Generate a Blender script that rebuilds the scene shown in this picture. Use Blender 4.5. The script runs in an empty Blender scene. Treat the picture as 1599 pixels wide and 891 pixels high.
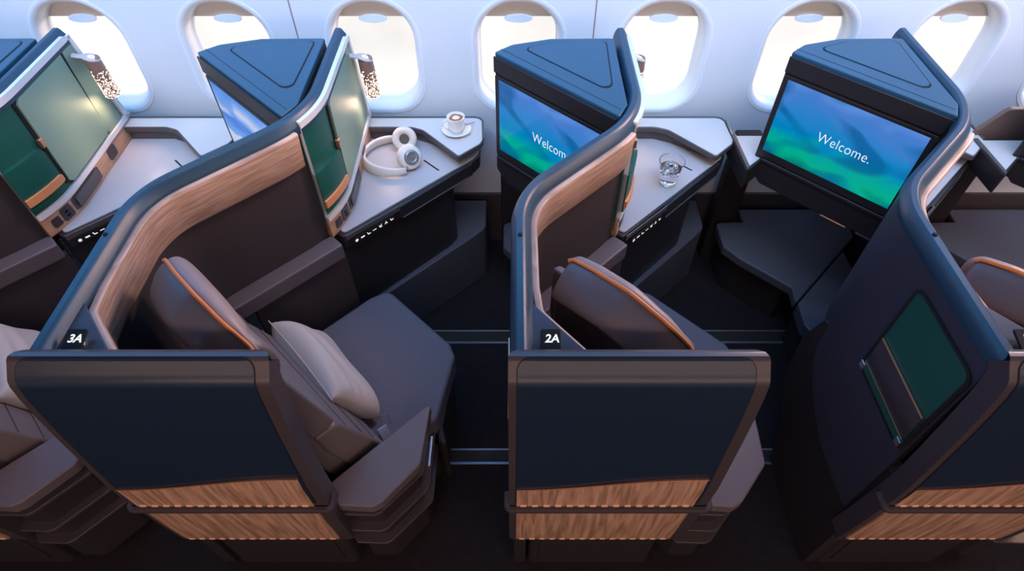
import bpy, bmesh, math, random
from mathutils import Vector, Matrix
random.seed(7)
R2 = math.sqrt(2.0)
SC = bpy.context.scene
COL = SC.collection

# ------------------------------------------------------------------ camera
cam_d = bpy.data.cameras.new('camera'); cam = bpy.data.objects.new('camera', cam_d); COL.objects.link(cam)
cam_d.sensor_width = 36.0; cam_d.lens = 950.0/1599.0*36.0
cam_d.clip_start = 0.02; cam_d.clip_end = 100
cam.location = (0, 0, 2.24); cam.rotation_euler = (math.radians(90-49), 0, 0)
SC.camera = cam

# ------------------------------------------------------------------ colour management
SC.view_settings.view_transform = 'Standard'; SC.view_settings.look = 'None'
SC.view_settings.exposure = 0.0; SC.view_settings.gamma = 1.0
SC.view_settings.use_curve_mapping = False

# ------------------------------------------------------------------ world: bright hazy sky with thin cloud
w = bpy.data.worlds.new('sky'); SC.world = w; w.use_nodes = True
nt = w.node_tree; nt.nodes.clear()
out = nt.nodes.new('ShaderNodeOutputWorld'); bg = nt.nodes.new('ShaderNodeBackground')
tc = nt.nodes.new('ShaderNodeTexCoord'); no = nt.nodes.new('ShaderNodeTexNoise'); rp = nt.nodes.new('ShaderNodeValToRGB')
no.inputs['Scale'].default_value = 5.0; no.inputs['Detail'].default_value = 5
rp.color_ramp.elements[0].position = .34; rp.color_ramp.elements[0].color = (.74, .71, .70, 1)
rp.color_ramp.elements[1].position = .60; rp.color_ramp.elements[1].color = (.95, .91, .87, 1)
nt.links.new(tc.outputs['Generated'], no.inputs['Vector']); nt.links.new(no.outputs['Fac'], rp.inputs['Fac'])
nt.links.new(rp.outputs['Color'], bg.inputs['Color']); nt.links.new(bg.outputs['Background'], out.inputs['Surface'])
bg.inputs['Strength'].default_value = 1.25

# ------------------------------------------------------------------ cabin mood lamps and added fill lights
def area(name, loc, target, sx, sy, power, color, spread=180):
    d = bpy.data.lights.new(name, 'AREA'); d.shape = 'RECTANGLE'; d.size = sx; d.size_y = sy; d.energy = power; d.color = color; d.spread = math.radians(spread)
    o = bpy.data.objects.new(name, d); COL.objects.link(o); o.location = loc
    o.rotation_euler = (Vector(target)-Vector(loc)).to_track_quat('-Z', 'Y').to_euler()
    return o
area('cove_mood_light', (0, 1.62, 2.10), (0, 2.22, 1.66), 6.4, .10, 34, (.06, .42, 1.0), 130)
area('blue_strip_light', (0, 1.76, 2.08), (0, 1.0, 1.1), 6.4, .16, 30, (.06, .40, 1.0))
area('added_forward_fill', (3.3, 1.1, 2.05), (.2, 1.1, .8), .9, .7, 26, (1.0, .62, .45))  # added warm fill for the seat fronts, no such lamp in view
area('added_sidewall_fill', (0, 1.10, 2.46), (0, 2.25, 0.85), 6.4, .22, 25, (.84, .88, 1.0), 80)  # added pale fill that brightens the window wall
area('added_ceiling_glow', (.4, -1.00, 2.48), (.4, -.9, 0), 5.8, .34, 40, (1.0, .66, .53))  # unseen strip added so the panel tops reflect a warm tone
area('added_far_side_fill', (.4, -2.15, 1.90), (.4, .7, .7), 5.6, .50, 42, (1.0, .66, .52))  # added warm fill for wood and panels facing the aisle

sun_d = bpy.data.lights.new('low_sun', 'SUN'); sun_d.energy = 3.2; sun_d.color = (1.0, .66, .45); sun_d.angle = math.radians(16)
sun = bpy.data.objects.new('low_sun', sun_d); COL.objects.link(sun); sun.location = (4, 5, 2)
sun.rotation_euler = Vector((-.70, -.70, -.10)).to_track_quat('-Z', 'Y').to_euler()

for off in (-2, -1, 0, 1):      # warm spots added above every suite, standing in for the warm glow
    d = bpy.data.lights.new('added_warm_spot', 'SPOT'); d.energy = 38; d.color = (1.0, .60, .42); d.spot_size = math.radians(62); d.spot_blend = .7; d.shadow_soft_size = .09
    o = bpy.data.objects.new('added_warm_spot', d); COL.objects.link(o); o.location = (1.15+off, 1.88, 1.62)
    o.rotation_euler = (Vector((.34+off, 1.02, .98))-Vector(o.location)).to_track_quat('-Z', 'Y').to_euler()

# ------------------------------------------------------------------ materials
def mat(name, color, rough=.5, metal=0.0, spec=.5, bump=None, coat=0.0, trans=0.0, ior=1.45, noise=None, emit=None, es=0):
    m = bpy.data.materials.new(name); m.use_nodes = True
    nt = m.node_tree; b = nt.nodes['Principled BSDF']
    b.inputs['Base Color'].default_value = (*color, 1); b.inputs['Roughness'].default_value = rough
    b.inputs['Metallic'].default_value = metal; b.inputs['Specular IOR Level'].default_value = spec
    b.inputs['Coat Weight'].default_value = coat; b.inputs['Transmission Weight'].default_value = trans; b.inputs['IOR'].default_value = ior
    if emit: b.inputs['Emission Color'].default_value = (*emit, 1); b.inputs['Emission Strength'].default_value = es
    if noise or bump:
        tc = nt.nodes.new('ShaderNodeTexCoord'); n = nt.nodes.new('ShaderNodeTexNoise'); n.inputs['Detail'].default_value = 4
        nt.links.new(tc.outputs['Object'], n.inputs['Vector'])
        n.inputs['Scale'].default_value = (bump or noise)[0]
        if bump:
            bp = nt.nodes.new('ShaderNodeBump'); bp.inputs['Strength'].default_value = bump[1]; bp.inputs['Distance'].default_value = .002
            nt.links.new(n.outputs['Fac'], bp.inputs['Height']); nt.links.new(bp.outputs['Normal'], b.inputs['Normal'])
        if noise:
            n2 = nt.nodes.new('ShaderNodeTexNoise'); n2.inputs['Scale'].default_value = noise[0]; n2.inputs['Detail'].default_value = 4
            nt.links.new(tc.outputs['Object'], n2.inputs['Vector'])
            mx = nt.nodes.new('ShaderNodeMix'); mx.data_type = 'RGBA'
            mx.inputs[6].default_value = (*[c*(1-noise[1]) for c in color], 1); mx.inputs[7].default_value = (*[min(1, c*(1+noise[1])) for c in color], 1)
            nt.links.new(n2.outputs['Fac'], mx.inputs[0]); nt.links.new(mx.outputs[2], b.inputs['Base Color'])
    return m

def wood(name, c0, c1, scale, rough=.42):
    m = bpy.data.materials.new(name); m.use_nodes = True; nt = m.node_tree; b = nt.nodes['Principled BSDF']
    tc = nt.nodes.new('ShaderNodeTexCoord'); mp = nt.nodes.new('ShaderNodeMapping'); mp.inputs['Scale'].default_value = scale
    n = nt.nodes.new('ShaderNodeTexNoise'); n.inputs['Scale'].default_value = 1.0; n.inputs['Detail'].default_value = 6; n.inputs['Distortion'].default_value = .6
    r = nt.nodes.new('ShaderNodeValToRGB')
    r.color_ramp.elements[0].position = .36; r.color_ramp.elements[0].color = (*c0, 1)
    r.color_ramp.elements[1].position = .64; r.color_ramp.elements[1].color = (*c1, 1)
    nt.links.new(tc.outputs['Object'], mp.inputs['Vector']); nt.links.new(mp.outputs['Vector'], n.inputs['Vector'])
    nt.links.new(n.outputs['Fac'], r.inputs['Fac']); nt.links.new(r.outputs['Color'], b.inputs['Base Color'])
    b.inputs['Roughness'].default_value = rough
    return m

def screen_mat(name, kind):
    m = bpy.data.materials.new(name); m.use_nodes = True; nt = m.node_tree; nt.nodes.clear()
    o = nt.nodes.new('ShaderNodeOutputMaterial'); e = nt.nodes.new('ShaderNodeEmission'); tc = nt.nodes.new('ShaderNodeTexCoord')
    gl = nt.nodes.new('ShaderNodeBsdfGlossy'); gl.inputs['Roughness'].default_value = .08; gl.inputs['Color'].default_value = (.04, .04, .045, 1)
    ad = nt.nodes.new('ShaderNodeAddShader')
    sp = nt.nodes.new('ShaderNodeSeparateXYZ'); nt.links.new(tc.outputs['UV'], sp.inputs[0])
    n = nt.nodes.new('ShaderNodeTexNoise'); n.inputs['Scale'].default_value = 2.2 if kind == 'welcome' else 1.6; n.inputs['Detail'].default_value = 1.5; n.inputs['Distortion'].default_value = 1.2
    nt.links.new(tc.outputs['UV'], n.inputs['Vector'])
    ma = nt.nodes.new('ShaderNodeMath'); ma.operation = 'MULTIPLY_ADD'; ma.inputs[1].default_value = .55; nt.links.new(n.outputs['Fac'], ma.inputs[0])
    nt.links.new(sp.outputs['Y'], ma.inputs[2])
    r = nt.nodes.new('ShaderNodeValToRGB'); cr = r.color_ramp
    if kind == 'welcome':
        pts = [(.22, (.0, .20, .17)), (.36, (.0, .42, .26)), (.52, (.0, .36, .34)), (.68, (.0, .22, .52)), (.90, (.02, .22, .58)), (1.15, (.06, .20, .60)), (1.3, (.10, .26, .70))]
    else:
        pts = [(.3, (.50, .56, .74)), (.62, (.56, .60, .78)), (.66, (.16, .36, .80)), (.86, (.07, .20, .66)), (.93, (.30, .46, .84)), (1.0, (.56, .62, .82)), (1.2, (.10, .30, .80))]
    while len(cr.elements) < len(pts): cr.elements.new(.5)
    mr = nt.nodes.new('ShaderNodeMath'); mr.operation = 'MULTIPLY'; mr.inputs[1].default_value = 1/1.4
    nt.links.new(ma.outputs[0], mr.inputs[0]); nt.links.new(mr.outputs[0], r.inputs['Fac'])
    for el, (p, c) in zip(cr.elements, pts): el.position = p/1.4; el.color = (*c, 1)
    # a navy ribbon sweeping through the wallpaper
    n2 = nt.nodes.new('ShaderNodeTexNoise'); n2.inputs['Scale'].default_value = 3.0; n2.inputs['Detail'].default_value = 0; n2.inputs['Distortion'].default_value = .6
    mp = nt.nodes.new('ShaderNodeMapping'); mp.inputs['Location'].default_value = (3.1, 1.7, 0); nt.links.new(tc.outputs['UV'], mp.inputs['Vector']); nt.links.new(mp.outputs['Vector'], n2.inputs['Vector'])
    r2 = nt.nodes.new('ShaderNodeValToRGB'); r2.color_ramp.elements[0].position = .5; r2.color_ramp.elements[1].position = .68
    nt.links.new(n2.outputs['Fac'], r2.inputs['Fac'])
    mx = nt.nodes.new('ShaderNodeMix'); mx.data_type = 'RGBA'; mx.inputs[7].default_value = (.0, .10, .30, 1) if kind == 'welcome' else (.10, .28, .78, 1)
    mf = nt.nodes.new('ShaderNodeMath'); mf.operation = 'MULTIPLY'; mf.inputs[1].default_value = .75; nt.links.new(r2.outputs['Color'], mf.inputs[0])
    nt.links.new(mf.outputs[0], mx.inputs[0]); nt.links.new(r.outputs['Color'], mx.inputs[6])
    nt.links.new(mx.outputs[2], e.inputs['Color']); e.inputs['Strength'].default_value = 1.0
    nt.links.new(e.outputs[0], ad.inputs[0]); nt.links.new(gl.outputs[0], ad.inputs[1]); nt.links.new(ad.outputs[0], o.inputs['Surface'])
    return m

def emission(name, color, s):
    m = bpy.data.materials.new(name); m.use_nodes = True; nt = m.node_tree; nt.nodes.clear()
    o = nt.nodes.new('ShaderNodeOutputMaterial'); e = nt.nodes.new('ShaderNodeEmission')
    e.inputs['Color'].default_value = (*color, 1); e.inputs['Strength'].default_value = s; nt.links.new(e.outputs[0], o.inputs['Surface'])
    return m

M = {
 'wall': mat('sidewall_plastic', (.66, .68, .70), .5, bump=(180, .05)),
 'bezel': mat('window_bezel_plastic', (.74, .75, .76), .4),
 'shade': None,
 'tab': mat('shade_tab_plastic', (.70, .80, .92), .4),
 'dado': mat('lower_sidewall_felt', (.055, .045, .045), .8, noise=(30, .2)),
 'carpet': mat('carpet', (.016, .014, .017), .95, spec=.1, noise=(26, .35), bump=(420, .6)),
 'rail': mat('seat_track_metal', (.16, .17, .22), .35, .6),
 'track': mat('seat_track_cover', (.012, .010, .008), .7),
 'ceiling': mat('ceiling_plastic', (.45, .46, .50), .6),
 'seam': mat('panel_gap', (.30, .24, .24), .6),
 'navy': mat('navy_laminate', (.036, .036, .054), .42, bump=(500, .05)),
 'navygloss': mat('navy_aisle_laminate', (.010, .022, .046), .30, bump=(500, .03)),
 'frame': mat('dark_plum_trim', (.050, .042, .050), .34),
 'cap': mat('cap_rail_lacquer', (.014, .050, .088), .38, .0, spec=.6),
 'lid': mat('lid_lacquer', (.020, .078, .130), .36),
 'groove': mat('dark_gap', (.006, .006, .008), .7),
 'inner': mat('plum_fabric_panel', (.040, .031, .036), .75, bump=(600, .2), noise=(12, .08)),
 'black': mat('charcoal_plastic', (.024, .022, .026), .38),
 'blackmatte': mat('charcoal_matte', (.020, .017, .019), .6),
 'white': mat('white_lacquer', (.66, .66, .68), .3),
 'green': mat('green_lining', (.010, .085, .065), .38),
 'greendoor': mat('green_satin_door', (.22, .34, .27), .50, .35, bump=(300, .04)),
 'copper': mat('copper', (.78, .36, .20), .28, .9),
 'shadecopper': mat('rose_lamp_shade', (.36, .21, .16), .35, .35),
 'tan': mat('tan_leather_strap', (.62, .26, .12), .45),
 'tray': mat('brushed_tray_laminate', (.44, .42, .44), .34, noise=(7, .10)),
 'shelf': mat('pearl_shelf_laminate', (.56, .54, .54), .33, noise=(5, .05)),
 'rim': mat('bronze_edge_trim', (.10, .088, .092), .35, .2),
 'wood': wood('oak_veneer', (.34, .215, .155), (.58, .40, .31), (9, 9, 170)),
 'strip': wood('oak_strip_veneer', (.42, .22, .13), (.56, .32, .20), (8, 8, 120)),
 'inlay': wood('walnut_inlay_veneer', (.25, .145, .092), (.52, .32, .215), (75, 8, 5), .36),
 'dash': mat('pale_flute_end', (.85, .52, .34), .4),  # lit perforations, their light put into a pale colour
 'leather': mat('plum_grey_leather', (.145, .126, .136), .40, bump=(700, .12)),
 'litleather': mat('warm_lit_leather', (.30, .22, .20), .42, bump=(700, .12)),  # lighter copy of the seat leather with warm light in its colour
 'cushion': mat('slate_cushion_fabric', (.105, .105, .140), .72, bump=(900, .2)),
 'piping': mat('orange_piping', (.72, .24, .07), .45),
 'armrest': mat('taupe_armrest', (.105, .090, .104), .45, bump=(700, .08)),
 'pillow': mat('grey_linen', (.44, .42, .42), .8, bump=(500, .35)),
 'foot': mat('slate_ottoman_leather', (.064, .066, .088), .5, bump=(700, .1)),
 'steel': mat('brushed_steel', (.55, .55, .58), .3, .9),
 'cream': mat('cream_plastic', (.72, .66, .60), .4),
 'creampad': mat('cream_ear_leather', (.74, .64, .56), .55),
 'greymetal': mat('satin_grey_metal', (.30, .28, .28), .35, .5),
 'armmetal': mat('rose_grey_metal', (.66, .58, .55), .4, .3),
 'mesh': mat('ear_mesh', (.12, .09, .08), .8),
 'ceramic': mat('white_ceramic', (.86, .83, .80), .18, coat=.4),
 'glass': mat('clear_glass', (1, 1, 1), .02, trans=1.0, ior=1.45),
 'ice': mat('ice', (.97, .98, 1), .06, trans=1.0, ior=1.31),
 'water': mat('water', (.96, .98, 1), .01, trans=1.0, ior=1.33),
 'screen': screen_mat('welcome_screen', 'welcome'),
 'screen2': screen_mat('pale_wallpaper_screen', 'pale'),
 'text': emission('white_screen_text', (.92, .96, 1), 1.0),
 'icon': emission('lit_icons', (.95, .92, .92), .9),
 'bulb': emission('lamp_pinholes', (1.0, .78, .62), 5.0),
 'ring': emission('lamp_ring', (1.0, .95, .9), 1.2),
}
def pane_mat():
    m = bpy.data.materials.new('window_pane'); m.use_nodes = True; nt = m.node_tree; nt.nodes.clear()
    o = nt.nodes.new('ShaderNodeOutputMaterial'); t = nt.nodes.new('ShaderNodeBsdfTransparent'); g = nt.nodes.new('ShaderNodeBsdfGlossy')
    mx = nt.nodes.new('ShaderNodeMixShader'); mx.inputs[0].default_value = .008; g.inputs['Roughness'].default_value = .05
    nt.links.new(t.outputs[0], mx.inputs[1]); nt.links.new(g.outputs[0], mx.inputs[2]); nt.links.new(mx.outputs[0], o.inputs['Surface'])
    return m
M['pane'] = pane_mat()
def shade_mat():
    m = bpy.data.materials.new('window_shade_fabric'); m.use_nodes = True; nt = m.node_tree; nt.nodes.clear()
    o = nt.nodes.new('ShaderNodeOutputMaterial'); d = nt.nodes.new('ShaderNodeBsdfDiffuse'); t = nt.nodes.new('ShaderNodeBsdfTranslucent'); mx = nt.nodes.new('ShaderNodeMixShader')
    d.inputs['Color'].default_value = (.62, .62, .64, 1); t.inputs['Color'].default_value = (.62, .60, .58, 1); mx.inputs[0].default_value = .5
    nt.links.new(d.outputs[0], mx.inputs[1]); nt.links.new(t.outputs[0], mx.inputs[2]); nt.links.new(mx.outputs[0], o.inputs['Surface']); return m
M['shade'] = shade_mat()
def foam_mat():
    m = bpy.data.materials.new('latte_foam'); m.use_nodes = True; nt = m.node_tree; b = nt.nodes['Principled BSDF']
    tc = nt.nodes.new('ShaderNodeTexCoord'); wv = nt.nodes.new('ShaderNodeTexWave'); wv.wave_type = 'RINGS'; wv.rings_direction = 'Z'; wv.inputs['Scale'].default_value = 10.5; wv.inputs['Distortion'].default_value = 2.5; wv.inputs['Phase Offset'].default_value = 2.0; wv.inputs['Detail Scale'].default_value = 1.4
    mp = nt.nodes.new('ShaderNodeMapping'); nt.links.new(tc.outputs['Object'], mp.inputs['Vector']); nt.links.new(mp.outputs['Vector'], wv.inputs['Vector'])
    r = nt.nodes.new('ShaderNodeValToRGB'); r.color_ramp.elements[0].color = (.33, .12, .05, 1); r.color_ramp.elements[0].position = .25; r.color_ramp.elements[1].color = (.85, .72, .60, 1); r.color_ramp.elements[1].position = .55
    nt.links.new(wv.outputs['Fac'], r.inputs['Fac']); nt.links.new(r.outputs['Color'], b.inputs['Base Color']); b.inputs['Roughness'].default_value = .4
    return m
M['foam'] = foam_mat()

# ------------------------------------------------------------------ mesh helpers
def obj(name, verts, faces, m, parent=None, bevel=0, seg=2, smooth=True, angle=40, subsurf=0, loc=None):
    me = bpy.data.meshes.new(name); me.from_pydata([tuple(v) for v in verts], [], faces); me.update()
    bm = bmesh.new(); bm.from_mesh(me); bmesh.ops.recalc_face_normals(bm, faces=bm.faces); bm.to_mesh(me); bm.free()
    me.materials.append(m if not isinstance(m, str) else M[m])
    if smooth:
        for p in me.polygons: p.use_smooth = True
        if not subsurf: me.set_sharp_from_angle(angle=math.radians(angle))
    o = bpy.data.objects.new(name, me); COL.objects.link(o)
    if parent is not None:
        o.parent = parent
        b = parent.get('_base')
        if b is not None: o.location = (-b[0], -b[1], -b[2])
    if loc: o.location = loc
    if bevel:
        md = o.modifiers.new('bevel', 'BEVEL'); md.width = bevel; md.segments = seg; md.limit_method = 'ANGLE'; md.angle_limit = math.radians(42); md.harden_normals = True
    if subsurf:
        md = o.modifiers.new('subsurf', 'SUBSURF'); md.levels = subsurf; md.render_levels = subsurf
    return o

def thing(name, base, label, cat, group=None):
    o = bpy.data.objects.new(name, None); COL.objects.link(o); o.location = base; o.empty_display_size = .05
    o['_base'] = list(base); o['label'] = label; o['category'] = cat
    if group: o['group'] = group
    return o
def tag(o, label, cat, group=None):
    o['label'] = label; o['category'] = cat
    if group: o['group'] = group
    return o
def struct(o): o['kind'] = 'structure'; return o
def copy_tree(o, parent=None):
    c = o.copy(); COL.objects.link(c)
    if parent is not None: c.parent = parent
    for ch in list(o.children): copy_tree(ch, c)
    return c
def clone(o, dx, label):
    c = copy_tree(o); c.location.x += dx; c['label'] = label
    return c

def fillet(poly, rad, closed=True, n=6):
    out = []; N = len(poly)
    for i, p in enumerate(poly):
        r = rad[i] if isinstance(rad, (list, tuple)) else rad
        if r <= 0 or (not closed and i in (0, N-1)): out.append(tuple(p)); continue
        a = Vector(poly[i-1]); b = Vector(p); c = Vector(poly[(i+1) % N])
        u = (a-b); v = (c-b); lu, lv = u.length, v.length; u.normalize(); v.normalize()
        ang = u.angle(v)
        if ang > math.radians(178): out.append(tuple(p)); continue
        t = min(r/math.tan(ang/2), lu*.48, lv*.48); rr = t*math.tan(ang/2)
        bis = (u+v).normalized(); cc = b+bis*(rr/math.sin(ang/2))
        p0 = b+u*t-cc; p1 = b+v*t-cc
        for k in range(n+1):
            s = k/n; w0 = math.sin((1-s)*(math.pi-ang)); w1 = math.sin(s*(math.pi-ang)); d = math.sin(math.pi-ang)
            out.append(tuple(cc+(p0*w0+p1*w1)/d))
    return out

def prism(poly, h0, h1, frame=None):
    """poly in (u,v); extruded along w from h0 to h1. frame=(origin,u,v,w)"""
    if frame is None: frame = ((0, 0, 0), (1, 0, 0), (0, 1, 0), (0, 0, 1))
    O, U, V, W = [Vector(q) for q in frame]; n = len(poly)
    vs = [O+U*p[0]+V*p[1]+W*h0 for p in poly]+[O+U*p[0]+V*p[1]+W*h1 for p in poly]
    fs = [list(range(n))[::-1], list(range(n, 2*n))]+[[i, (i+1) % n, n+(i+1) % n, n+i] for i in range(n)]
    return vs, fs
FX = ((0, 0, 0), (0, 1, 0), (0, 0, 1), (1, 0, 0))            # polygon in (Y,z), extruded along X
E45 = ((0, 0, 0), (1/R2, 1/R2, 0), (1/R2, -1/R2, 0), (0, 0, 1))  # polygon in (a,b), extruded along z
TVO = (-.059, 1.932, 0)
TV = (TVO, (1/R2, -1/R2, 0), (0, 0, 1), (-1/R2, -1/R2, 0))   # polygon in (s,z) on the television face, extruded outwards
def ab(a, b): return ((a+b)/R2, (a-b)/R2)
def join(*ms):
    V = []; F = []
    for vs, fs in ms:
        k = len(V); V += list(vs); F += [[i+k for i in f] for f in fs]
    return V, F
def box(x0, x1, y0, y1, z0, z1): return prism([(x0, y0), (x1, y0), (x1, y1), (x0, y1)], z0, z1)
def rrect(x0, x1, y0, y1, r, n=6): return fillet([(x0, y0), (x1, y0), (x1, y1), (x0, y1)], r, True, n)

def normals2(path):
    ns = []
    for i in range(len(path)):
        a = Vector(path[max(i-1, 0)]); b = Vector(path[min(i+1, len(path)-1)]); d = (b-a).normalized(); ns.append(Vector((d.y, -d.x)))
    return ns
def sweep(path, prof, cap=True):
    """prof(i,t)-> list of (offset,z), closed ring; offset to the right of the path"""
    ns = normals2(path); V = []; F = []; m = None; L = len(path)
    for i, p in enumerate(path):
        pr = prof(i, i/(L-1)) if callable(prof) else prof
        m = len(pr)
        for (o, z) in pr: q = Vector(p)+ns[i]*o; V.append((q.x, q.y, z))
    for i in range(L-1):
        for k in range(m): F.append([i*m+k, i*m+(k+1) % m, (i+1)*m+(k+1) % m, (i+1)*m+k])
    if cap: F.append(list(range(m))[::-1]); F.append([(L-1)*m+k for k in range(m)])
    return V, F
def tube(path, r, n=8, closed=False):
    P = [Vector(p) for p in path]; L = len(P); V = []; F = []; up = None
    for i in range(L):
        a = P[i-1] if (i > 0 or closed) else P[0]; b = P[(i+1) % L] if (i < L-1 or closed) else P[-1]
        d = (b-a).normalized()
        if up is None: up = Vector((0, 0, 1)) if abs(d.z) < .9 else Vector((1, 0, 0))
        s = d.cross(up).normalized(); up = s.cross(d).normalized()
        rr = r(i/(L-1)) if callable(r) else r
        for k in range(n):
            t = 2*math.pi*k/n; V.append(P[i]+s*math.cos(t)*rr+up*math.sin(t)*rr)
    for i in range(L if closed else L-1):
        j = (i+1) % L
        for k in range(n): F.append([i*n+k, i*n+(k+1) % n, j*n+(k+1) % n, j*n+k])
    if not closed: F.append(list(range(n))[::-1]); F.append([(L-1)*n+k for k in range(n)])
    return V, F
def lathe(prof, n=32, frame=None, close=False):
    """prof [(r,h)], revolved around frame w axis"""
    if frame is None: frame = ((0, 0, 0), (1, 0, 0), (0, 1, 0), (0, 0, 1))
    O, U, V_, W = [Vector(q) for q in frame]; V = []; F = []; m = len(prof)
    for k in range(n):
        t = 2*math.pi*k/n
        for (r, h) in prof: V.append(O+U*(r*math.cos(t))+V_*(r*math.sin(t))+W*h)
    for k in range(n):
        j = (k+1) % n
        for i in range(m if close else m-1):
            i2 = (i+1) % m; F.append([k*m+i, j*m+i, j*m+i2, k*m+i2])
    return V, F
def frame_z(o, w, up=(0, 0, 1)):
    w = Vector(w).normalized(); u = Vector(up).cross(w)
    if u.length < 1e-4: u = Vector((1, 0, 0))
    u.normalize(); v = w.cross(u); return (o, u, v, w)
def loft(secs, cap=True):
    V = []; F = []; m = len(secs[0])
    for s in secs: V += list(s)
    for i in range(len(secs)-1):
        for k in range(m): F.append([i*m+k, i*m+(k+1) % m, (i+1)*m+(k+1) % m, (i+1)*m+k])
    if cap: F.append(list(range(m))[::-1]); F.append([(len(secs)-1)*m+k for k in range(m)])
    return V, F
def text_mesh(body, size, frame, extrude=.0006, shear=0.0, weight=0.0, spacing=1.0):
    c = bpy.data.curves.new('lettering', 'FONT'); c.body = body; c.size = size; c.extrude = extrude; c.shear = shear; c.offset = weight; c.space_character = spacing
    c.align_x = 'LEFT'; o = bpy.data.objects.new('lettering', c); COL.objects.link(o)
    dg = bpy.context.evaluated_depsgraph_get(); me = bpy.data.meshes.new_from_object(o.evaluated_get(dg))
    vs = [v.co.copy() for v in me.vertices]; fs = [list(p.vertices) for p in me.polygons]
    bpy.data.objects.remove(o); bpy.data.curves.remove(c); bpy.data.meshes.remove(me)
    O, U, V, W = [Vector(q) for q in frame]
    return [O+U*v.x+V*v.y+W*v.z for v in vs], fs

# ================================================================== SETTING
WY = 2.27; WS = .565; WX0 = .025
struct(obj('floor', *box(-3.2, 3.6, -2.3, 2.45, -.05, 0), 'carpet'))
def rails(y0, y1, n):
    vs, fs = join(box(-3.2, 3.6, y0, y1, 0, .003)); o = struct(obj('trim_%d' % n, vs, fs, 'track'))
    a = obj('rail_edge', *box(-3.2, 3.6, y0-.011, y0, 0, .006), 'rail', o, bevel=.002)
    b = obj('rail_edge', *box(-3.2, 3.6, y1, y1+.008, 0, .006), 'rail', o, bevel=.002)
rails(1.036, 1.084, 1); rails(1.610, 1.666, 2)

# window-side wall: front skin with rounded holes, funnel bezels
WIN = [WX0+WS*k for k in range(-3, 5)]
WZ0, WZ1, WHW = .790, 1.215, .153
def win_poly(cx, grow=0, n=9):
    x0, x1, z0, z1 = cx-WHW-grow, cx+WHW+grow, WZ0-grow, WZ1+grow
    r = .118+grow*.8
    p = [(x0, z0), (x1, z0), (x1, z1), (x0, z1)]
    return fillet(p, [r, r, r+.022, r+.022], True, n)
def wall_window():
    bm = bmesh.new()
    zs0, zs1 = .30, 1.42
    edges_x = [-3.2]+[WX0+WS*(k+.5) for k in range(-4, 5)]+[3.6]
    V = []; F = []
    for i, cx in enumerate([None]+WIN+[None]):
        pass
    # per-window panel: rectangle with the window outline removed, built as a ring of quads
    xs = [cx-WS/2 for cx in WIN]+[WIN[-1]+WS/2]
    for cx in WIN:
        inner = win_poly(cx, .022); n = len(inner); outer = []
        hx, zc = WS/2, (WZ0+WZ1)/2
        for (x, z) in inner:
            dx, dz = x-cx, z-zc
            k = min(hx/abs(dx) if abs(dx) > 1e-6 else 1e9, ((zs1-zc) if dz > 0 else (zc-zs0))/abs(dz) if abs(dz) > 1e-6 else 1e9)
            outer.append((cx+dx*k, zc+dz*k))
        b0 = len(V)
        V += [(x, WY, z) for x, z in inner]+[(x, WY, z) for x, z in outer]
        for j in range(n): F.append([b0+j, b0+(j+1) % n, b0+n+(j+1) % n, b0+n+j])
        for cxn, czn in ((-1, zs0), (1, zs0), (1, zs1), (-1, zs1)):
            q = (cx+cxn*hx, czn)
            # corner filler between the two neighbouring outer points
            best = None
            for j in range(n):
                p, p2 = outer[j], outer[(j+1) % n]
                on = lambda a: abs(abs(a[0]-cx)-hx) < 1e-5
                if on(p) != on(p2) and ((p[0]-cx)*cxn > 0 or (p2[0]-cx)*cxn > 0) and abs(p[1]-czn)+abs(p2[1]-czn) < .9 and (p[0]-cx)*cxn > 0 and (p2[0]-cx)*cxn > 0: best = j
            if best is not None:
                k = len(V); V.append((q[0], WY, q[1])); F.append([b0+n+best, b0+n+(best+1) % n, k])
    V2, F2 = join((V, F),
        ([(-3.2, WY, zs0), (xs[0], WY, zs0), (xs[0], WY, zs1), (-3.2, WY, zs1)], [[0, 1, 2, 3]]),
        ([(xs[-1], WY, zs0), (3.6, WY, zs0), (3.6, WY, zs1), (xs[-1], WY, zs1)], [[0, 1, 2, 3]]))
    # upper curve of the fuselage lining
    prof = [(WY, zs1), (2.24, 1.60), (2.15, 1.80), (2.0, 1.98), (1.82, 2.10), (1.80, 2.2)]
    for k in range(len(prof)-1):
        (ya, za), (yb, zb) = prof[k], prof[k+1]; b0 = len(V2)
        V2 += [(-3.2, ya, za), (3.6, ya, za), (3.6, yb, zb), (-3.2, yb, zb)]; F2.append([b0, b0+1, b0+2, b0+3])
    return V2, F2
struct(obj('wall_window', *wall_window(), 'wall', angle=30))
struct(obj('baseboard_window', *prism([(WY-.012, 0), (WY+.02, 0), (WY+.02, .315), (WY-.012, .315)], -3.2, 3.6, FX), 'dado', bevel=.006))
for i, x in enumerate((-.828, .314)):
    struct(obj('trim_%d' % (i+3), *box(x-.0025, x+.0025, WY-.0015, WY+.002, .30, 1.42), 'seam'))
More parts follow.
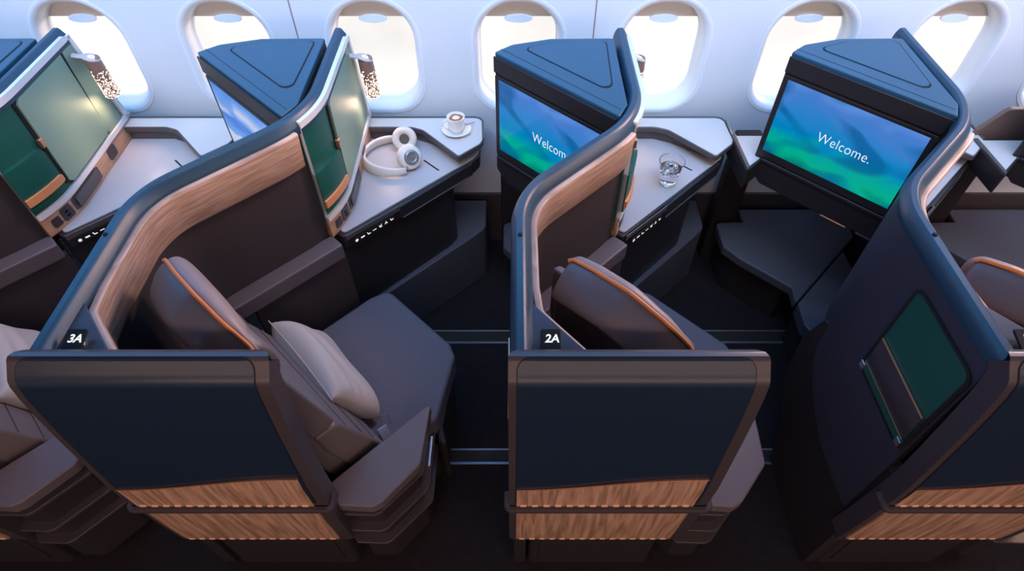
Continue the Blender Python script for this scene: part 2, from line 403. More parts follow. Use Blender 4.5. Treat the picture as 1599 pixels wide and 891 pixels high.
for k, cx in enumerate(WIN):
    o = struct(thing('window_%d' % (k+1), (cx, WY, WZ0), 'oval', 'window'))
    del o['label']; del o['category']
    # bezel: a rounded lip that funnels back to the pane
    levels = [(.034, .001), (.0335, -.0015), (.032, -.002), (.020, .001), (.011, .007), (.005, .018), (.002, .040), (.0, .066), (-.003, .068), (-.004, .088)]
    rings = [[(x, WY+d, z) for x, z in win_poly(cx, g)] for g, d in levels]
    obj('frame', *loft(rings, False), 'bezel', o, angle=60)
    obj('pane', *prism(win_poly(cx, -.003), WY+.086, WY+.088, ((0, 0, 0), (1, 0, 0), (0, 0, 1), (0, 1, 0))), 'pane', o)
    # shade pulled slightly down, with its grip tab
    sh = [p for p in win_poly(cx, -.004) if p[1] > 1.140]
    sh = [(cx-WHW+.004, 1.140)]+sorted(sh, key=lambda p: p[0])+[(cx+WHW-.004, 1.140)]
    s = obj('shade', *prism(sh[::-1], WY+.074, WY+.080, ((0, 0, 0), (1, 0, 0), (0, 0, 1), (0, 1, 0))), 'shade', o, bevel=.002)
    tb = [(cx+.056*math.cos(t), 1.136+.017*math.sin(t)) for t in [2*math.pi*j/24 for j in range(24)]]
    t_ = obj('grip_tab', *prism(tb, WY+.062, WY+.074, ((0, 0, 0), (1, 0, 0), (0, 0, 1), (0, 1, 0))), 'tab', o, bevel=.004)
struct(obj('ceiling', *join(box(-3.2, 3.6, -2.3, 1.9, 2.5, 2.54), prism([(1.80, 2.2), (1.9, 2.2), (1.9, 2.54), (1.80, 2.54)], -3.2, 3.6, FX)), 'ceiling'))
struct(obj('wall_aisle', *box(-3.2, 3.6, -2.34, -2.3, 0, 2.54), 'ceiling'))
struct(obj('wall_aft', *box(-3.24, -3.2, -2.3, 2.45, 0, 2.54), 'ceiling'))
struct(obj('wall_forward', *box(3.6, 3.64, -2.3, 2.45, 0, 2.54), 'ceiling'))

# ================================================================== ONE SUITE (local frame of suite 2A)
PATH = fillet([(0, .70), (0, 1.225), (.365, 1.590), (.365, 2.10)], [0, .27, .33, 0], False, 14)
# resample straight runs
def dens(path, step=.03):
    out = [path[0]]
    for a, b in zip(path, path[1:]):
        L = (Vector(b)-Vector(a)).length; n = max(1, int(L/step))
        for k in range(1, n+1): out.append((a[0]+(b[0]-a[0])*k/n, a[1]+(b[1]-a[1])*k/n))
    return out
PATH = dens(PATH)
def upto(cond): return [p for p in PATH if cond(p)]
SIDES = {'4A': -2, '3A': -1, '2A': 0, '1A': 1}

# ---------------------------------------------------------------- privacy partition
def make_partition():
    t = thing('privacy_partition', (.0, .70, 0), '', 'partition', 'suite partitions along the aisle')
    # navy outer skin; lower edge sweeps up towards the front
    def low(y):
        pts = [(.66, .42), (.80, .41), (.91, .414), (1.0, .445), (1.08, .49), (1.15, .56), (1.19, .65), (1.25, .68), (9, .68)]
        for (a, za), (b, zb) in zip(pts, pts[1:]):
            if a <= y <= b: return za+(zb-za)*(y-a)/(b-a)
        return .42
    obj('wall_skin', *sweep(PATH, lambda i, s: [(0, low(PATH[i][1])), (0, 1.19), (.022, 1.19), (.022, low(PATH[i][1]))]), 'navy', t, bevel=.002)
    obj('lower_skin', *prism(fillet([(.66, 0), (1.05, 0), (1.11, .18), (1.23, .26), (1.25, .54), (1.2, .70), (.66, .70)], .03), .006, .045, FX), 'blackmatte', t, bevel=.004)
    # cap rail
    cp = [(.0, 1.160), (-.003, 1.172), (-.003, 1.184), (.001, 1.198), (.006, 1.208), (.011, 1.213), (.025, 1.2135), (.030, 1.211), (.034, 1.206), (.046, 1.188), (.048, 1.182), (.048, 1.160)]
    obj('cap_rail', *sweep(PATH, cp), 'cap', t, angle=28)
    st = (.018, 1.06, 1.213)
    obj('rail_sensor', *lathe([(0, .003), (.004, .003), (.006, .001), (.006, -.004)], 16, ((.02, 1.055, 1.2145), (1, 0, 0), (0, 1, 0), (0, 0, 1))), 'groove', t)
    # oak band: runs from the aisle panel, round the corner and along the wall
    band_path = [p for p in PATH if p[1] > .90 and p[0] < .318]
    ns = normals2(band_path)
    q = [(p[0]+n.x*.047, p[1]+n.y*.047) for p, n in zip(band_path, ns)]
    q = fillet([(.175, .70), (.055, .842)]+[q[0]], [0, .05, 0], False, 8)[:-1]+q
    q = dens(q, .02)
    obj('wood_band', *sweep(q, [(0, 1.178), (.011, 1.1795), (.0155, 1.177), (.017, 1.171), (.005, 1.058), (-.002, 1.05), (-.02, 1.05), (-.02, 1.16), (0, 1.17)]), 'wood', t, angle=50)
    # fabric wall below the band
    ip = [p for p in PATH if p[1] > .72 and p[0] < .335]
    obj('inner_panel', *sweep(ip, [(.022, .60), (.022, 1.17), (.030, 1.17), (.030, .60)]), 'inner', t)
    # corner ledge with the number plate
    obj('corner_ledge', *prism([(.035, .715), (.17, .715), (.055, .85), (.035, .88)], 1.180, 1.190, None), 'frame', t, bevel=.002)
    # aisle panel, bowed in section
    prof = [(.726, 1.185), (.723, 1.206), (.714, 1.2205), (.702, 1.2295), (.690, 1.2315), (.682, 1.227), (.665, 1.2105), (.6525, 1.1985), (.647, 1.186), (.641, 1.15), (.634, 1.08), (.628, 1.0), (.620, .86), (.615, .756), (.618, .64), (.626, .48), (.636, .34), (.642, .305)]
    PV = [Vector(p) for p in prof]; AL = [0]
    for a, b in zip(PV, PV[1:]): AL.append(AL[-1]+(b-a).length)
    def at_arc(d):
        d = min(max(d, 0), AL[-1])
        for i in range(len(PV)-1):
            if d <= AL[i+1]+1e-9: return PV[i].lerp(PV[i+1], (d-AL[i])/(AL[i+1]-AL[i]))
        return PV[-1]
    def arc_n(d):
        t_ = (at_arc(d+.006)-at_arc(d-.006)).normalized(); return Vector((t_.y, -t_.x))      # outwards (towards the aisle / up)
    def arc_of_z(z):
        lo_, hi_ = AL[5], AL[-1]
        for _ in range(40):
            m_ = (lo_+hi_)/2
            if at_arc(m_).y > z: lo_ = m_
            else: hi_ = m_
        return lo_
    nn = arc_n(AL[13])
    SGN = 1 if nn.x < 0 else -1
    def panel(z0, z1, x0, x1, out, thick, mname, name, parent, rtop=.05, rbot=.02, top=None, d0=None, bev=0):
        """sheet that follows the bowed section; out = how far it stands proud, thick = depth behind"""
        d0 = arc_of_z(z1) if d0 is None else d0; d1 = arc_of_z(z0)
        ds = set([d0, d1]+[a for a in AL if d0 < a < d1]+[d0+(d1-d0)*k/14 for k in range(15)])
        for k in range(9): ds.add(d0+rtop*(1-math.cos(math.pi/2*k/8))); ds.add(d1-rbot*(1-math.cos(math.pi/2*k/8)))
        ds = sorted(ds); ds = [ds[0]]+[b for a, b in zip(ds, ds[1:]) if b-a > 4e-4]
        m = 14; V = []; B = []; F = []
        for d in ds:
            ins = 0
            if rtop and d < d0+rtop: ins = rtop-math.sqrt(max(0, rtop**2-(rtop-(d-d0))**2))
            elif rbot and d > d1-rbot: ins = rbot-math.sqrt(max(0, rbot**2-(rbot-(d1-d))**2))
            a, b = x0+ins, x1-ins
            for k in range(m+1):
                x = a+(b-a)*k/m; dd = d
                if top: dt = arc_of_z(top(x)); dd = d1+(d-d1)*(dt-d1)/(d0-d1)
                p = at_arc(dd); n_ = arc_n(dd)*SGN
                q = p+n_*out; r_ = p-n_*thick
                V.append((x, q.x, q.y)); B.append((x, r_.x, r_.y))
        N = len(V); V += B; n = len(ds)-1
        for i in range(n):
            for k in range(m):
                a = i*(m+1)+k; F.append([a, a+1, a+m+2, a+m+1]); F.append([N+a, N+a+m+1, N+a+m+2, N+a+1])
        for i in range(n):
            for k in (0, m):
                a = i*(m+1)+k; F.append([a, a+m+1, N+a+m+1, N+a])
        for k in range(m):
            for i in (0, n):
                a = i*(m+1)+k; F.append([a, a+1, N+a+1, N+a])
        return obj(name, V, F, mname, parent, angle=38, bevel=bev, seg=3)
    pf = panel(.305, 1.2, -.008, .516, 0, .055, 'frame', 'aisle_panel', t, rtop=.048, rbot=.03, d0=AL[1]+.008, bev=.004)
    dl = AL[4]+.004
    panel(.80, 1.2, .011, .486, .0022, .01, 'navygloss', 'laminate_panel', pf, rtop=.026, rbot=0, d0=dl)
    panel(.70, .80, .011, .486, .0022, .01, 'navygloss', 'laminate_lower', pf, rtop=0, rbot=0)
    gp = []
    panel(.66, 1.2, .009, .488, .0010, .01, 'groove', 'panel_gap', pf, rtop=.028, rbot=0, d0=dl-.002)
    wave = lambda x: .757+.062*(lambda s: s*s*(3-2*s))(min(1, max(0, (x-.012)/.44)))
    up = panel(.646, .806, .012, .478, .0040, .01, 'inlay', 'wood_inlay', pf, rtop=0, rbot=0, top=wave)
    ed = [(.012+.466*k/24, 0, 0) for k in range(25)]
    fy = lambda z: .6155 if z > .7 else .619
    obj('inlay_edge', *tube([(x, fy(.76)-.0045, wave(x)+.001) for x, _, _ in ed], .0022, 6), 'copper', pf)
    lo = panel(.338, .612, .012, .478, .0040, .01, 'inlay', 'wood_inlay', pf, rtop=0, rbot=.012)
    for zz, y, par in ((.652, .6125, up), (.344, .6315, lo)):
        ds = []
        for k in range(15):
            x = .022+.445*k/14.6; ds.append(box(x, x+.016, y-.0015, y+.003, zz-.0035, zz+.0035))
        obj('flute_ends', *join(*ds), 'dash', par)
    # bumper rail
    bp = fillet([(-.012, .655), (-.012, .610), (.522, .610), (.522, .655)], .012, False, 6)
    obj('bumper_rail', *sweep(bp, [(-.004, .628), (.006, .626), (.0095, .631), (.0095, .640), (.006, .645), (-.004, .645)]), 'frame', t, angle=50)
    # plinth under the panel down to the floor
    pl = obj('plinth', *prism(fillet([(.055, .665), (.47, .665), (.47, .74), (.055, .74)], .02), 0, .32), 'blackmatte', t, bevel=.006)
    obj('kick_panel', *prism(rrect(.09, .43, .05, .27, .012), .660, .668, ((0, 0, 0), (1, 0, 0), (0, 0, 1), (0, 1, 0))), 'blackmatte', pl, bevel=.003)
    # literature pocket on the outer face of the wall
    ring = rrect(.707, .977, .772, 1.12, .03); inn = rrect(.716, .968, .781, 1.111, .024)
    pk = obj('literature_pocket', *loft([[(-.0045, y, z) for y, z in ring], [(-.0055, y, z) for y, z in inn], [(-.001, y, z) for y, z in inn]], False), 'groove', t, angle=60)
    obj('pocket_lining', *prism(inn, -.0032, -.0008, FX), 'green', pk)
    def flap(y): return .806+.0*(y)
    fl = loft([[(-.003, y, .806), (-.006, y, .812), (-.0085, y, .865), (-.008, y, .915), (-.006, y, .919), (-.0045, y, .915), (-.0045, y, .86), (-.003, y, .815)] for y in [.722+.0*k+(.240*k/8) for k in range(9)]])
    fo = obj('pocket_flap', *fl, 'frame', pk, angle=50, bevel=.001)
    obj('flap_edge', *tube([(-.0072, .722+.24*k/8, .9185) for k in range(9)], .0032, 6), 'copper', fo)
    obj('flap_edge', *tube([(-.0058, .722+.24*k/8, .811) for k in range(9)], .0018, 6), 'copper', fo)
    for y in (.718, .955): obj('clip', *box(-.007, -.002, y, y+.020, .776, .800), 'steel', pk, bevel=.002)
    return t
def add_number(t, body, x):
    FRN = ((0, .731, 1.1925), (1, 0, 0), (0, .97, .24), (0, -.24, .97))
    p = obj('number_plate', *prism(rrect(.060, .103, -.012, .047, .006), 0, .006, FRN), 'groove', t, bevel=.002)
    obj('number', *text_mesh(body, .0255, ((.0685, .731+.016*.97, 1.1925+.016*.24), FRN[1], FRN[2], FRN[3]), .0065, .18, .0006), 'text', p)

# ---------------------------------------------------------------- television on the far side of the wall
def make_tv(off, scr, body, label):
    t = thing('television', (TVO[0], TVO[1], .68), label, 'television', 'televisions in angled housings')
    plan = fillet([(-.059, 1.932), (.318, 1.555), (.350, 1.62), (.352, 2.026), (.334, 2.029), (.134, 2.025), (.0, 1.984)], [.006, 0, 0, 0, 0, .05, .05])
    obj('housing', *prism(plan, .76, 1.196), 'black', t, bevel=.004)
    obj('back_body', *prism([(.02, .70), (.30, .70), (.30, .79), (.02, .79)], -.20, .0, TV), 'black', t, bevel=.004)
    lowp = fillet([(.0, .728), (.055, .684), (.53, .684), (.53, .79), (.0, .79)], [.02, .02, 0, 0, 0])
    obj('lower_housing', *prism(lowp, -.02, .004, TV), 'black', t, bevel=.006)
    lid = obj('lid', *prism(plan, 1.196, 1.212), 'lid', t, bevel=.004)
    # raised lid panel outlined by a dark gap
    tri = fillet([(.035, 1.955), (.315, 1.675), (.326, 2.006), (.15, 2.003)], [.02, .025, .02, .08])
    cx = sum(p[0] for p in tri)/len(tri); cy = sum(p[1] for p in tri)/len(tri)
    sh = lambda p, k: (cx+(p[0]-cx)*k, cy+(p[1]-cy)*k)
    obj('lid_gap', *prism(tri, 1.2121, 1.2129), 'groove', lid)
    obj('lid_panel', *prism([sh(p, .962) for p in tri], 1.2125, 1.2145), 'lid', lid, bevel=.001)
    obj('lid_seam', *prism([(.0, -.0295), (.515, -.0295), (.515, -.031), (.0, -.031)], 1.2121, 1.2126, (TVO, TV[1], TV[3], (0, 0, 1))), 'groove', lid)
    # fascia lip above the screen, bezel and screen
    obj('fascia', *prism(fillet([(0, 1.142), (.525, 1.142), (.525, 1.200), (0, 1.200)], .004), 0, .007, TV), 'black', t, bevel=.003)
    obj('visor_gap', *prism([(.004, 1.134), (.525, 1.134), (.525, 1.143), (.004, 1.143)], 0, .0015, TV), 'groove', t)
    obj('bezel', *prism(rrect(.004, .522, .800, 1.134, .008), 0, .005, TV), 'black', t, bevel=.002)
    O, U, V, W = [Vector(q) for q in TV]
    x0, x1, z0, z1 = .024, .502, .832, 1.122
    q = [O+U*a+V*b+W*.0056 for a, b in ((x0, z0), (x1, z0), (x1, z1), (x0, z1))]
    s = obj('screen', q, [[0, 1, 2, 3]], scr, t, smooth=False)
    uv = s.data.uv_layers.new(name='UVMap')
    for li, l in enumerate(s.data.loops):
        a, b = ((0, 0), (1, 0), (1, 1), (0, 1))[l.vertex_index]; uv.data[li].uv = (a*1.0+off*.13, b)
    if body:
        obj('greeting', *text_mesh(body, .0535, (O+U*.190+V*.956+W*.006, U*.82, V, W), .0003, 0, -.0007, 1.04), 'text', s)
    obj('bottom_lip', *prism([(.03, .782), (.52, .782), (.52, .796), (.03, .796)], 0, .010, TV), 'black', t, bevel=.003)
    obj('tray_pull', *prism(rrect(.315, .415, .679, .686, .003), -.004, .006, TV), 'copper', t, bevel=.002)
    obj('tray_pull', *prism(rrect(.45, .53, .679, .687, .003), -.004, .006, TV), 'frame', t, bevel=.002)
    for ch in t.children: pass
    t.location.x += off
    return t

# ---------------------------------------------------------------- storage closet set into the wall post
CP = [p for p in PATH if p[0] > .318]
def on_closet(s, o):
    """point at arc length s (0..1) along closet path, offset o"""
    ns = normals2(CP); L = [0]
    for a, b in zip(CP, CP[1:]): L.append(L[-1]+(Vector(b)-Vector(a)).length)
    d = s*L[-1]
    for i in range(len(CP)-1):
        if d <= L[i+1]+1e-9:
            k = (d-L[i])/(L[i+1]-L[i]); p = Vector(CP[i]).lerp(Vector(CP[i+1]), k); n = ns[i].lerp(ns[i+1], k).normalized(); q = p+n*o
            return q
    return Vector(CP[-1])+ns[-1]*o
def s_of_y(y):
    lo, hi = 0.0, 1.0
    for _ in range(40):
        m = (lo+hi)/2
        if on_closet(m, .045).y < y: lo = m
        else: hi = m
    return lo
def curved_panel(y0, y1, z0, z1, o0, o1, top=None, r=0.012, n=18, slant=0.0):
    """thin panel that follows the closet curve; slant moves the rear edge back towards the floor"""
    poly = fillet([(y0, z0), (y1+slant, z0), (y1, z1), (y0, z1)], r, True, 5)
    P = []
    # subdivide
    Q = dens(poly+[poly[0]], .02)[:-1]
    a = []; b = []
    for y, z in Q:
        s = s_of_y(min(y, 2.099)); p = on_closet(s, o0); q = on_closet(s, o1)
        ex = max(0, y-2.099)
        a.append((p.x, p.y+ex, z)); b.append((q.x, q.y+ex, z))
    # grid top: build via bmesh triangulated fill strips in y columns
    ys = sorted(set([y0+(y1+slant-y0)*k/n for k in range(n+1)]))
    V = []; F = []; m = 8
    for y in ys:
        # z range of polygon at this y
        zz = []
        for (ya, za), (yb, zb) in zip(Q, Q[1:]+Q[:1]):
            if (ya-y)*(yb-y) <= 0 and abs(ya-yb) > 1e-9: zz.append(za+(zb-za)*(y-ya)/(yb-ya))
        if not zz: zz = [z0+r, z1-r] if y < (y0+y1)/2 else [z0+r, z0+r+.002]
        lo, hi = min(zz), max(zz)
        s = s_of_y(min(y, 2.099)); ex = max(0, y-2.099); p = on_closet(s, o0); q = on_closet(s, o1)
        V += [(p.x, p.y+ex, lo), (q.x, q.y+ex, lo), (q.x, q.y+ex, hi), (p.x, p.y+ex, hi)]
    for i in range(len(ys)-1):
        for k in range(4): F.append([i*4+k, i*4+(k+1) % 4, (i+1)*4+(k+1) % 4, (i+1)*4+k])
    F.append([3, 2, 1, 0]); e = (len(ys)-1)*4; F.append([e, e+1, e+2, e+3])
    return V, F
Y0C = 1.515
def make_closet():
    t = thing('storage_closet', (.39, 1.72, .727), '', 'closet', 'green lined closets beside the consoles')
    obj('back_panel', *curved_panel(Y0C, 2.10, .74, 1.19, .030, .040, r=.01, slant=.08), 'green', t)
    # white frame as four curved bars
    obj('frame', *join(curved_panel(Y0C, 2.10, 1.176, 1.198, .036, .053, r=.004),
                       curved_panel(Y0C, 2.19, .797, .817, .036, .053, r=.004),
                       curved_panel(Y0C, Y0C+.014, .797, 1.19, .036, .053, r=.002, n=3),
                       ([(.401, 2.085, 1.19), (.418, 2.085, 1.19), (.418, 2.10, 1.19), (.401, 2.10, 1.19), (.401, 2.158, .80), (.418, 2.158, .80), (.418, 2.185, .80), (.401, 2.185, .80)],
                        [[0, 1, 2, 3], [7, 6, 5, 4], [0, 4, 5, 1], [1, 5, 6, 2], [2, 6, 7, 3], [3, 7, 4, 0]])), 'white', t, angle=40)
    obj('hinge_panel', *curved_panel(2.030, 2.092, .82, 1.168, .040, .0465, r=.006, slant=.05), 'greendoor', t)
    g = obj('door_gap', *curved_panel(1.704, 2.029, .822, 1.168, .038, .0445, r=.014), 'groove', t)
    d = obj('door', *curved_panel(1.716, 2.027, .828, 1.160, .044, .051, r=.014), 'greendoor', t)
    la = obj('latch', *box(.407, .420, 1.698, 1.716, .99, 1.025), 'copper', d, bevel=.003)
    # open niche with stitched pocket and strap
    nb = obj('pocket', *curved_panel(Y0C+.022, 1.690, .842, 1.005, .040, .058, r=.02), 'green', t)
    obj('strap', *curved_panel(Y0C+.022, 1.690, .866, .894, .057, .066, r=.004), 'tan', nb)
    # oak strip with sockets under the frame
    st = obj('wood_strip', *curved_panel(Y0C-.005, 2.19, .722, .797, .030, .048, r=.002), 'strip', t)
    for nm, ya, yb, za, zb in (('socket', 1.572, 1.604, .740, .777), ('socket', 1.612, 1.660, .736, .788), ('handset_recess', 1.672, 1.865, .735, .791), ('headphone_jack', 1.955, 2.012, .742, .788)):
        p = obj(nm, *curved_panel(ya, yb, za, zb, .045, .0505, r=.006, n=10), 'frame', st)
        if nm == 'handset_recess': obj('handset', *curved_panel(ya+.016, yb-.012, za+.006, zb-.006, .05, .056, r=.005), 'rim', p)
        if nm == 'socket' and yb-ya > .03:
            for yy, z in ((1.632, .768), (1.634, .752)): obj('outlet', *curved_panel(yy-.007, yy+.007, z-.004, z+.004, .05, .0515, r=.001, n=3), 'groove', p)
    return t

def make_lamp():
    hx, hy, hz = .462, 2.085, 1.106
    t = thing('reading_lamp', (hx, hy, .94), '', 'lamp', 'perforated reading lamps')
    ax = Vector((.030, .040, -1)).normalized(); top = Vector((hx, hy, hz))
    arm = fillet([(-.014, 0), (-.014, .10), (.014, .10), (.014, 0)], .003)
    o, u, v, w_ = top, Vector((-.28, .96, 0)).normalized(), None, None
    d = Vector((.41, 2.062, 1.128))-top
    L = d.length; d.normalize(); side = d.cross(Vector((0, 0, 1))).normalized(); nrm = side.cross(d)
    pl = [(0.0+.029*math.cos(a), .029*math.sin(a)) for a in [-math.pi*.72+1.44*math.pi*k/20 for k in range(21)]]
    pl = [(-x, y) for x, y in pl]+[(L*.55, .012), (L, .013), (L, -.013), (L*.55, -.012)]
    pl = [(x, y) for x, y in pl]
    obj('arm', *prism(pl[:21][::-1]+[(L*.5, -.013), (L, -.014), (L, .014), (L*.5, .013)], -.001, .006, (top, d, side, nrm)), 'armmetal', t, bevel=.0015)
    fr = frame_z(top, ax)
    sh = obj('shade', *lathe([(0, -.001), (.026, -.001), (.0265, .004), (.0275, .06), (.0290, .140), (.0275, .150), (.022, .153), (0, .153)], 32, fr), 'shadecopper', t)
    obj('button', *lathe([(.006, .0076), (.0115, .0076), (.0115, .0058), (.006, .0058)], 20, frame_z(top, nrm), True), 'ring', t)
    V = []; F = []
    O, U, Vv, W = [Vector(q) for q in fr]
    rng = random.Random(3)
    for i in range(520):
        h = .035+.115*(rng.random()**.62); a = rng.random()*2*math.pi; r = .0265+.0026*h/.14+.0006
        c = O+U*(r*math.cos(a))+Vv*(r*math.sin(a))+W*h; n = (U*math.cos(a)+Vv*math.sin(a)); tt = n.cross(W).normalized()
        sz = .0011+.0013*rng.random(); b0 = len(V)
        for k in range(6): V.append(c+tt*sz*math.cos(k*math.pi/3)+W*sz*math.sin(k*math.pi/3))
        F.append([b0+k for k in range(6)])
    ho = obj('lit_pinholes', V, F, 'bulb', sh, smooth=False); ho['kind'] = 'stuff'
    return t
def lamp_light(off):
    d = bpy.data.lights.new('reading_lamp_glow', 'SPOT'); d.energy = 1.1; d.color = (1, .56, .36); d.shadow_soft_size = .03; d.spot_size = math.radians(150); d.spot_blend = .5
    o = bpy.data.objects.new('reading_lamp_glow', d); COL.objects.link(o); o.location = (.470+off, 2.09, .930)
    o.rotation_euler = Vector((-.18, -.80, -.45)).to_track_quat('-Z', 'Y').to_euler()

# ---------------------------------------------------------------- side console
def make_console():
    t = thing('side_console', (.62, 1.95, 0), '', 'console', 'side consoles under the windows')
    top = fillet([(.368, 1.572), (.398, 1.553), (.848, 1.992), (.868, 2.03), (.868, 2.19), (.40, 2.19), (.395, 1.72)], [.01, .012, .03, .03, .02, .01, .1])
    obj('slab', *prism(top, .655, .717), 'black', t, bevel=.006)
    tr = fillet([(.375, 1.60), (.397, 1.566), (.843, 1.998), (.862, 2.035), (.862, 2.185), (.41, 2.185), (.402, 1.72)], [.01, .022, .03, .03, .02, .01, .1])
    obj('tray', *prism(tr, .715, .723), 'tray', t, bevel=.0025)
    obj('tray_slot', *prism([ab(1.857, -.948), ab(1.857, -.855), ab(1.864, -.855), ab(1.864, -.948)], .7231, .7238), 'groove', t)
    obj('edge_trim', *prism([(1.385, -.812), (1.62, -.806), (1.62, -.800), (1.385, -.806)], .700, .722, E45), 'rim', t, bevel=.002)
    dr = obj('drawer', *prism(fillet([(1.622, -.83), (1.622, -.803), (1.990, -.803), (2.012, -.818), (2.012, -.86)], .008), .652, .714, E45), 'black', t, bevel=.006)
    obj('drawer_lip', *prism([(1.63, -.81), (1.63, -.800), (1.98, -.800), (1.98, -.81)], .654, .660, E45), 'rim', dr, bevel=.002)
    # upper shelf on a step
    sh = fillet([(.40, 2.19), (.40, 2.118), (.585, 2.118), (.635, 2.098), (.792, 1.922), (.876, 2.005), (.886, 2.03), (.880, 2.165), (.86, 2.19)], [0, 0, .08, .05, .014, .02, .02, .03, .03])
    rim = obj('upper_shelf', *prism(sh, .764, .787), 'rim', t, bevel=.004)
    def inset(poly, d):
        out = []; N = len(poly); ar = sum(poly[i][0]*poly[(i+1) % N][1]-poly[(i+1) % N][0]*poly[i][1] for i in range(N)); sg = 1 if ar > 0 else -1
        for i in range(N):
            a, b, c = Vector(poly[i-1]), Vector(poly[i]), Vector(poly[(i+1) % N]); u = (b-a).normalized(); v = (c-b).normalized()
            n1 = Vector((-u.y, u.x))*sg; n2 = Vector((-v.y, v.x))*sg; bis = (n1+n2).normalized(); out.append(tuple(b+bis*d/max(.4, bis.dot(n1))))
        return out
    obj('shelf_top', *prism(inset(sh, .0055), .7868, .7878), 'shelf', rim)
    lipp = [p for p in sh if p[1] > 2.1 and p[0] > .5]
    obj('back_lip', *tube([(.405, 2.188, .789), (.845, 2.188, .789), (.868, 2.180, .789), (.882, 2.158, .789), (.886, 2.035, .789)], .0042, 8), 'rim', rim)
    st = fillet([(.40, 2.19), (.40, 2.130), (.59, 2.130), (.66, 2.10), (.80, 2.0), (.85, 2.06), (.85, 2.19)], .02)
    obj('shelf_step', *prism(st, .722, .768), 'rim', t)
    # front panel and foot box
    fp = fillet([ab(1.372, -.858), ab(1.372, -.832), ab(1.875, -.838), ab(1.925, -.855), ab(1.98, -.93), (.72, 2.2), (.69, 2.2), ab(1.95, -.935), ab(1.90, -.875), ab(1.86, -.864)], [0, 0, .05, .04, .04, 0, 0, 0, 0, 0])
    obj('front_panel', *prism(fp, .0, .658), 'black', t, bevel=.004)
    fb = fillet([ab(1.372, -.845), ab(1.372, -.816), ab(1.965, -.810), ab(2.045, -.813), (.880, 2.05), (.881, 2.22), (.70, 2.22), (.70, 2.01), ab(1.86, -.845)], [0, 0, 0, .03, .03, 0, 0, 0, 0])
    obj('foot_box', *prism(fb, 0, .31), 'foot', t, bevel=.008)
    # padded ledge along the seat
    obj('armrest_ledge', *prism(fillet([(.915, -.845), (.875, -.790), (.90, -.776), (1.352, -.776), (1.352, -.845), (1.30, -.845)], .008), .662, .728, E45), 'armrest', t, bevel=.007, seg=3)
    obj('ledge_panel', *prism([(1.0, -.82), (1.0, -.792), (1.36, -.792), (1.36, -.82)], 0, .664, E45), 'inner', t)
    # lit control strip
    cs = obj('control_strip', *prism(rrect(1.405, 1.590, .675, .702, .005), -.799, -.796, ((0, 0, 0), (1/R2, 1/R2, 0), (0, 0, 1), (1/R2, -1/R2, 0))), 'groove', t)
    b_ = -.7955; FR = ((0, 0, 0), (1/R2, 1/R2, 0), (0, 0, 1), (1/R2, -1/R2, 0)); zc = .6885
    def ic(name, *ps): obj(name, *join(*[prism(p, b_, b_+.0006, FR) for p in ps]), 'icon', cs)
    def bar(a, z, l, h, ang=0):
        c, s = math.cos(ang), math.sin(ang); return [(a+x*c-y*s, z+x*s+y*c) for x, y in ((-l/2, -h/2), (l/2, -h/2), (l/2, h/2), (-l/2, h/2))]
    a0, st_ = 1.418, .0262
    ic('light_icon', *[bar(a0, zc, .013, .0026, k*math.pi/4) for k in range(4)])
    ic('bed_icon', bar(a0+st_, zc, .016, .006))
    ic('seat_icon', bar(a0+2*st_-.004, zc+.002, .009, .0036, math.radians(115)), bar(a0+2*st_+.002, zc-.003, .012, .0036))
    ic('flat_icon', bar(a0+3*st_, zc, .016, .0032))
    ic('recline_icon', bar(a0+4*st_-.003, zc, .012, .003, math.radians(110)), bar(a0+4*st_+.002, zc-.004, .010, .003), bar(a0+4*st_+.004, zc+.003, .010, .0026, math.radians(60)), bar(a0+4*st_+.001, zc+.001, .006, .0026))
    ic('fan_icon', *[bar(a0+5*st_+.003*math.cos(q), zc+.003*math.sin(q), .008, .0036, q) for q in (math.pi/2, math.radians(210), math.radians(330))])
    ic('upright_icon', bar(a0+6*st_-.004, zc+.002, .009, .0036, math.radians(115)), bar(a0+6*st_+.002, zc-.002, .012, .0036, math.radians(15)))
    return t

# ---------------------------------------------------------------- ottoman below the television
def make_ottoman():
    t = thing('ottoman', (.16, 1.95, 0), '', 'ottoman', 'ottomans below the televisions')
    p1 = fillet([(-.040, 2.11), (-.040, 1.946), (.016, 1.873), (.196, 1.700), (.186, 1.612), (.580, 2.012), (.580, 2.20), (.09, 2.20), (.09, 2.11)], [.03, .02, .03, .01, .008, .01, 0, 0, 0])
    obj('pad', *prism(p1, .222, .270), 'foot', t, bevel=.008, seg=3)
    obj('base', *prism([(.0, 2.10), (.0, 1.96), (.03, 1.92), (.20, 1.75), (.34, 1.80), (.34, 2.20), (.0, 2.20)], 0, .225), 'blackmatte', t, bevel=.004)
    p2 = fillet([(.50, 1.926), (.196, 1.614), (.188, 1.500), (.216, 1.446), (.262, 1.492), (.50, 1.75)], [0, .012, .03, .03, 0, 0])
    obj('side_pad', *prism(p2, .200, .270), 'foot', t, bevel=.008, seg=3)
    obj('side_base', *prism([(.350, 1.77), (.22, 1.63), (.215, 1.50), (.25, 1.49), (.35, 1.62)], 0, .202), 'blackmatte', t)
    obj('support_post', *prism(fillet([(-.05, 2.13), (.06, 2.13), (.06, 2.20), (-.05, 2.20)], .01), 0, .72), 'blackmatte', t, bevel=.003)
    return t

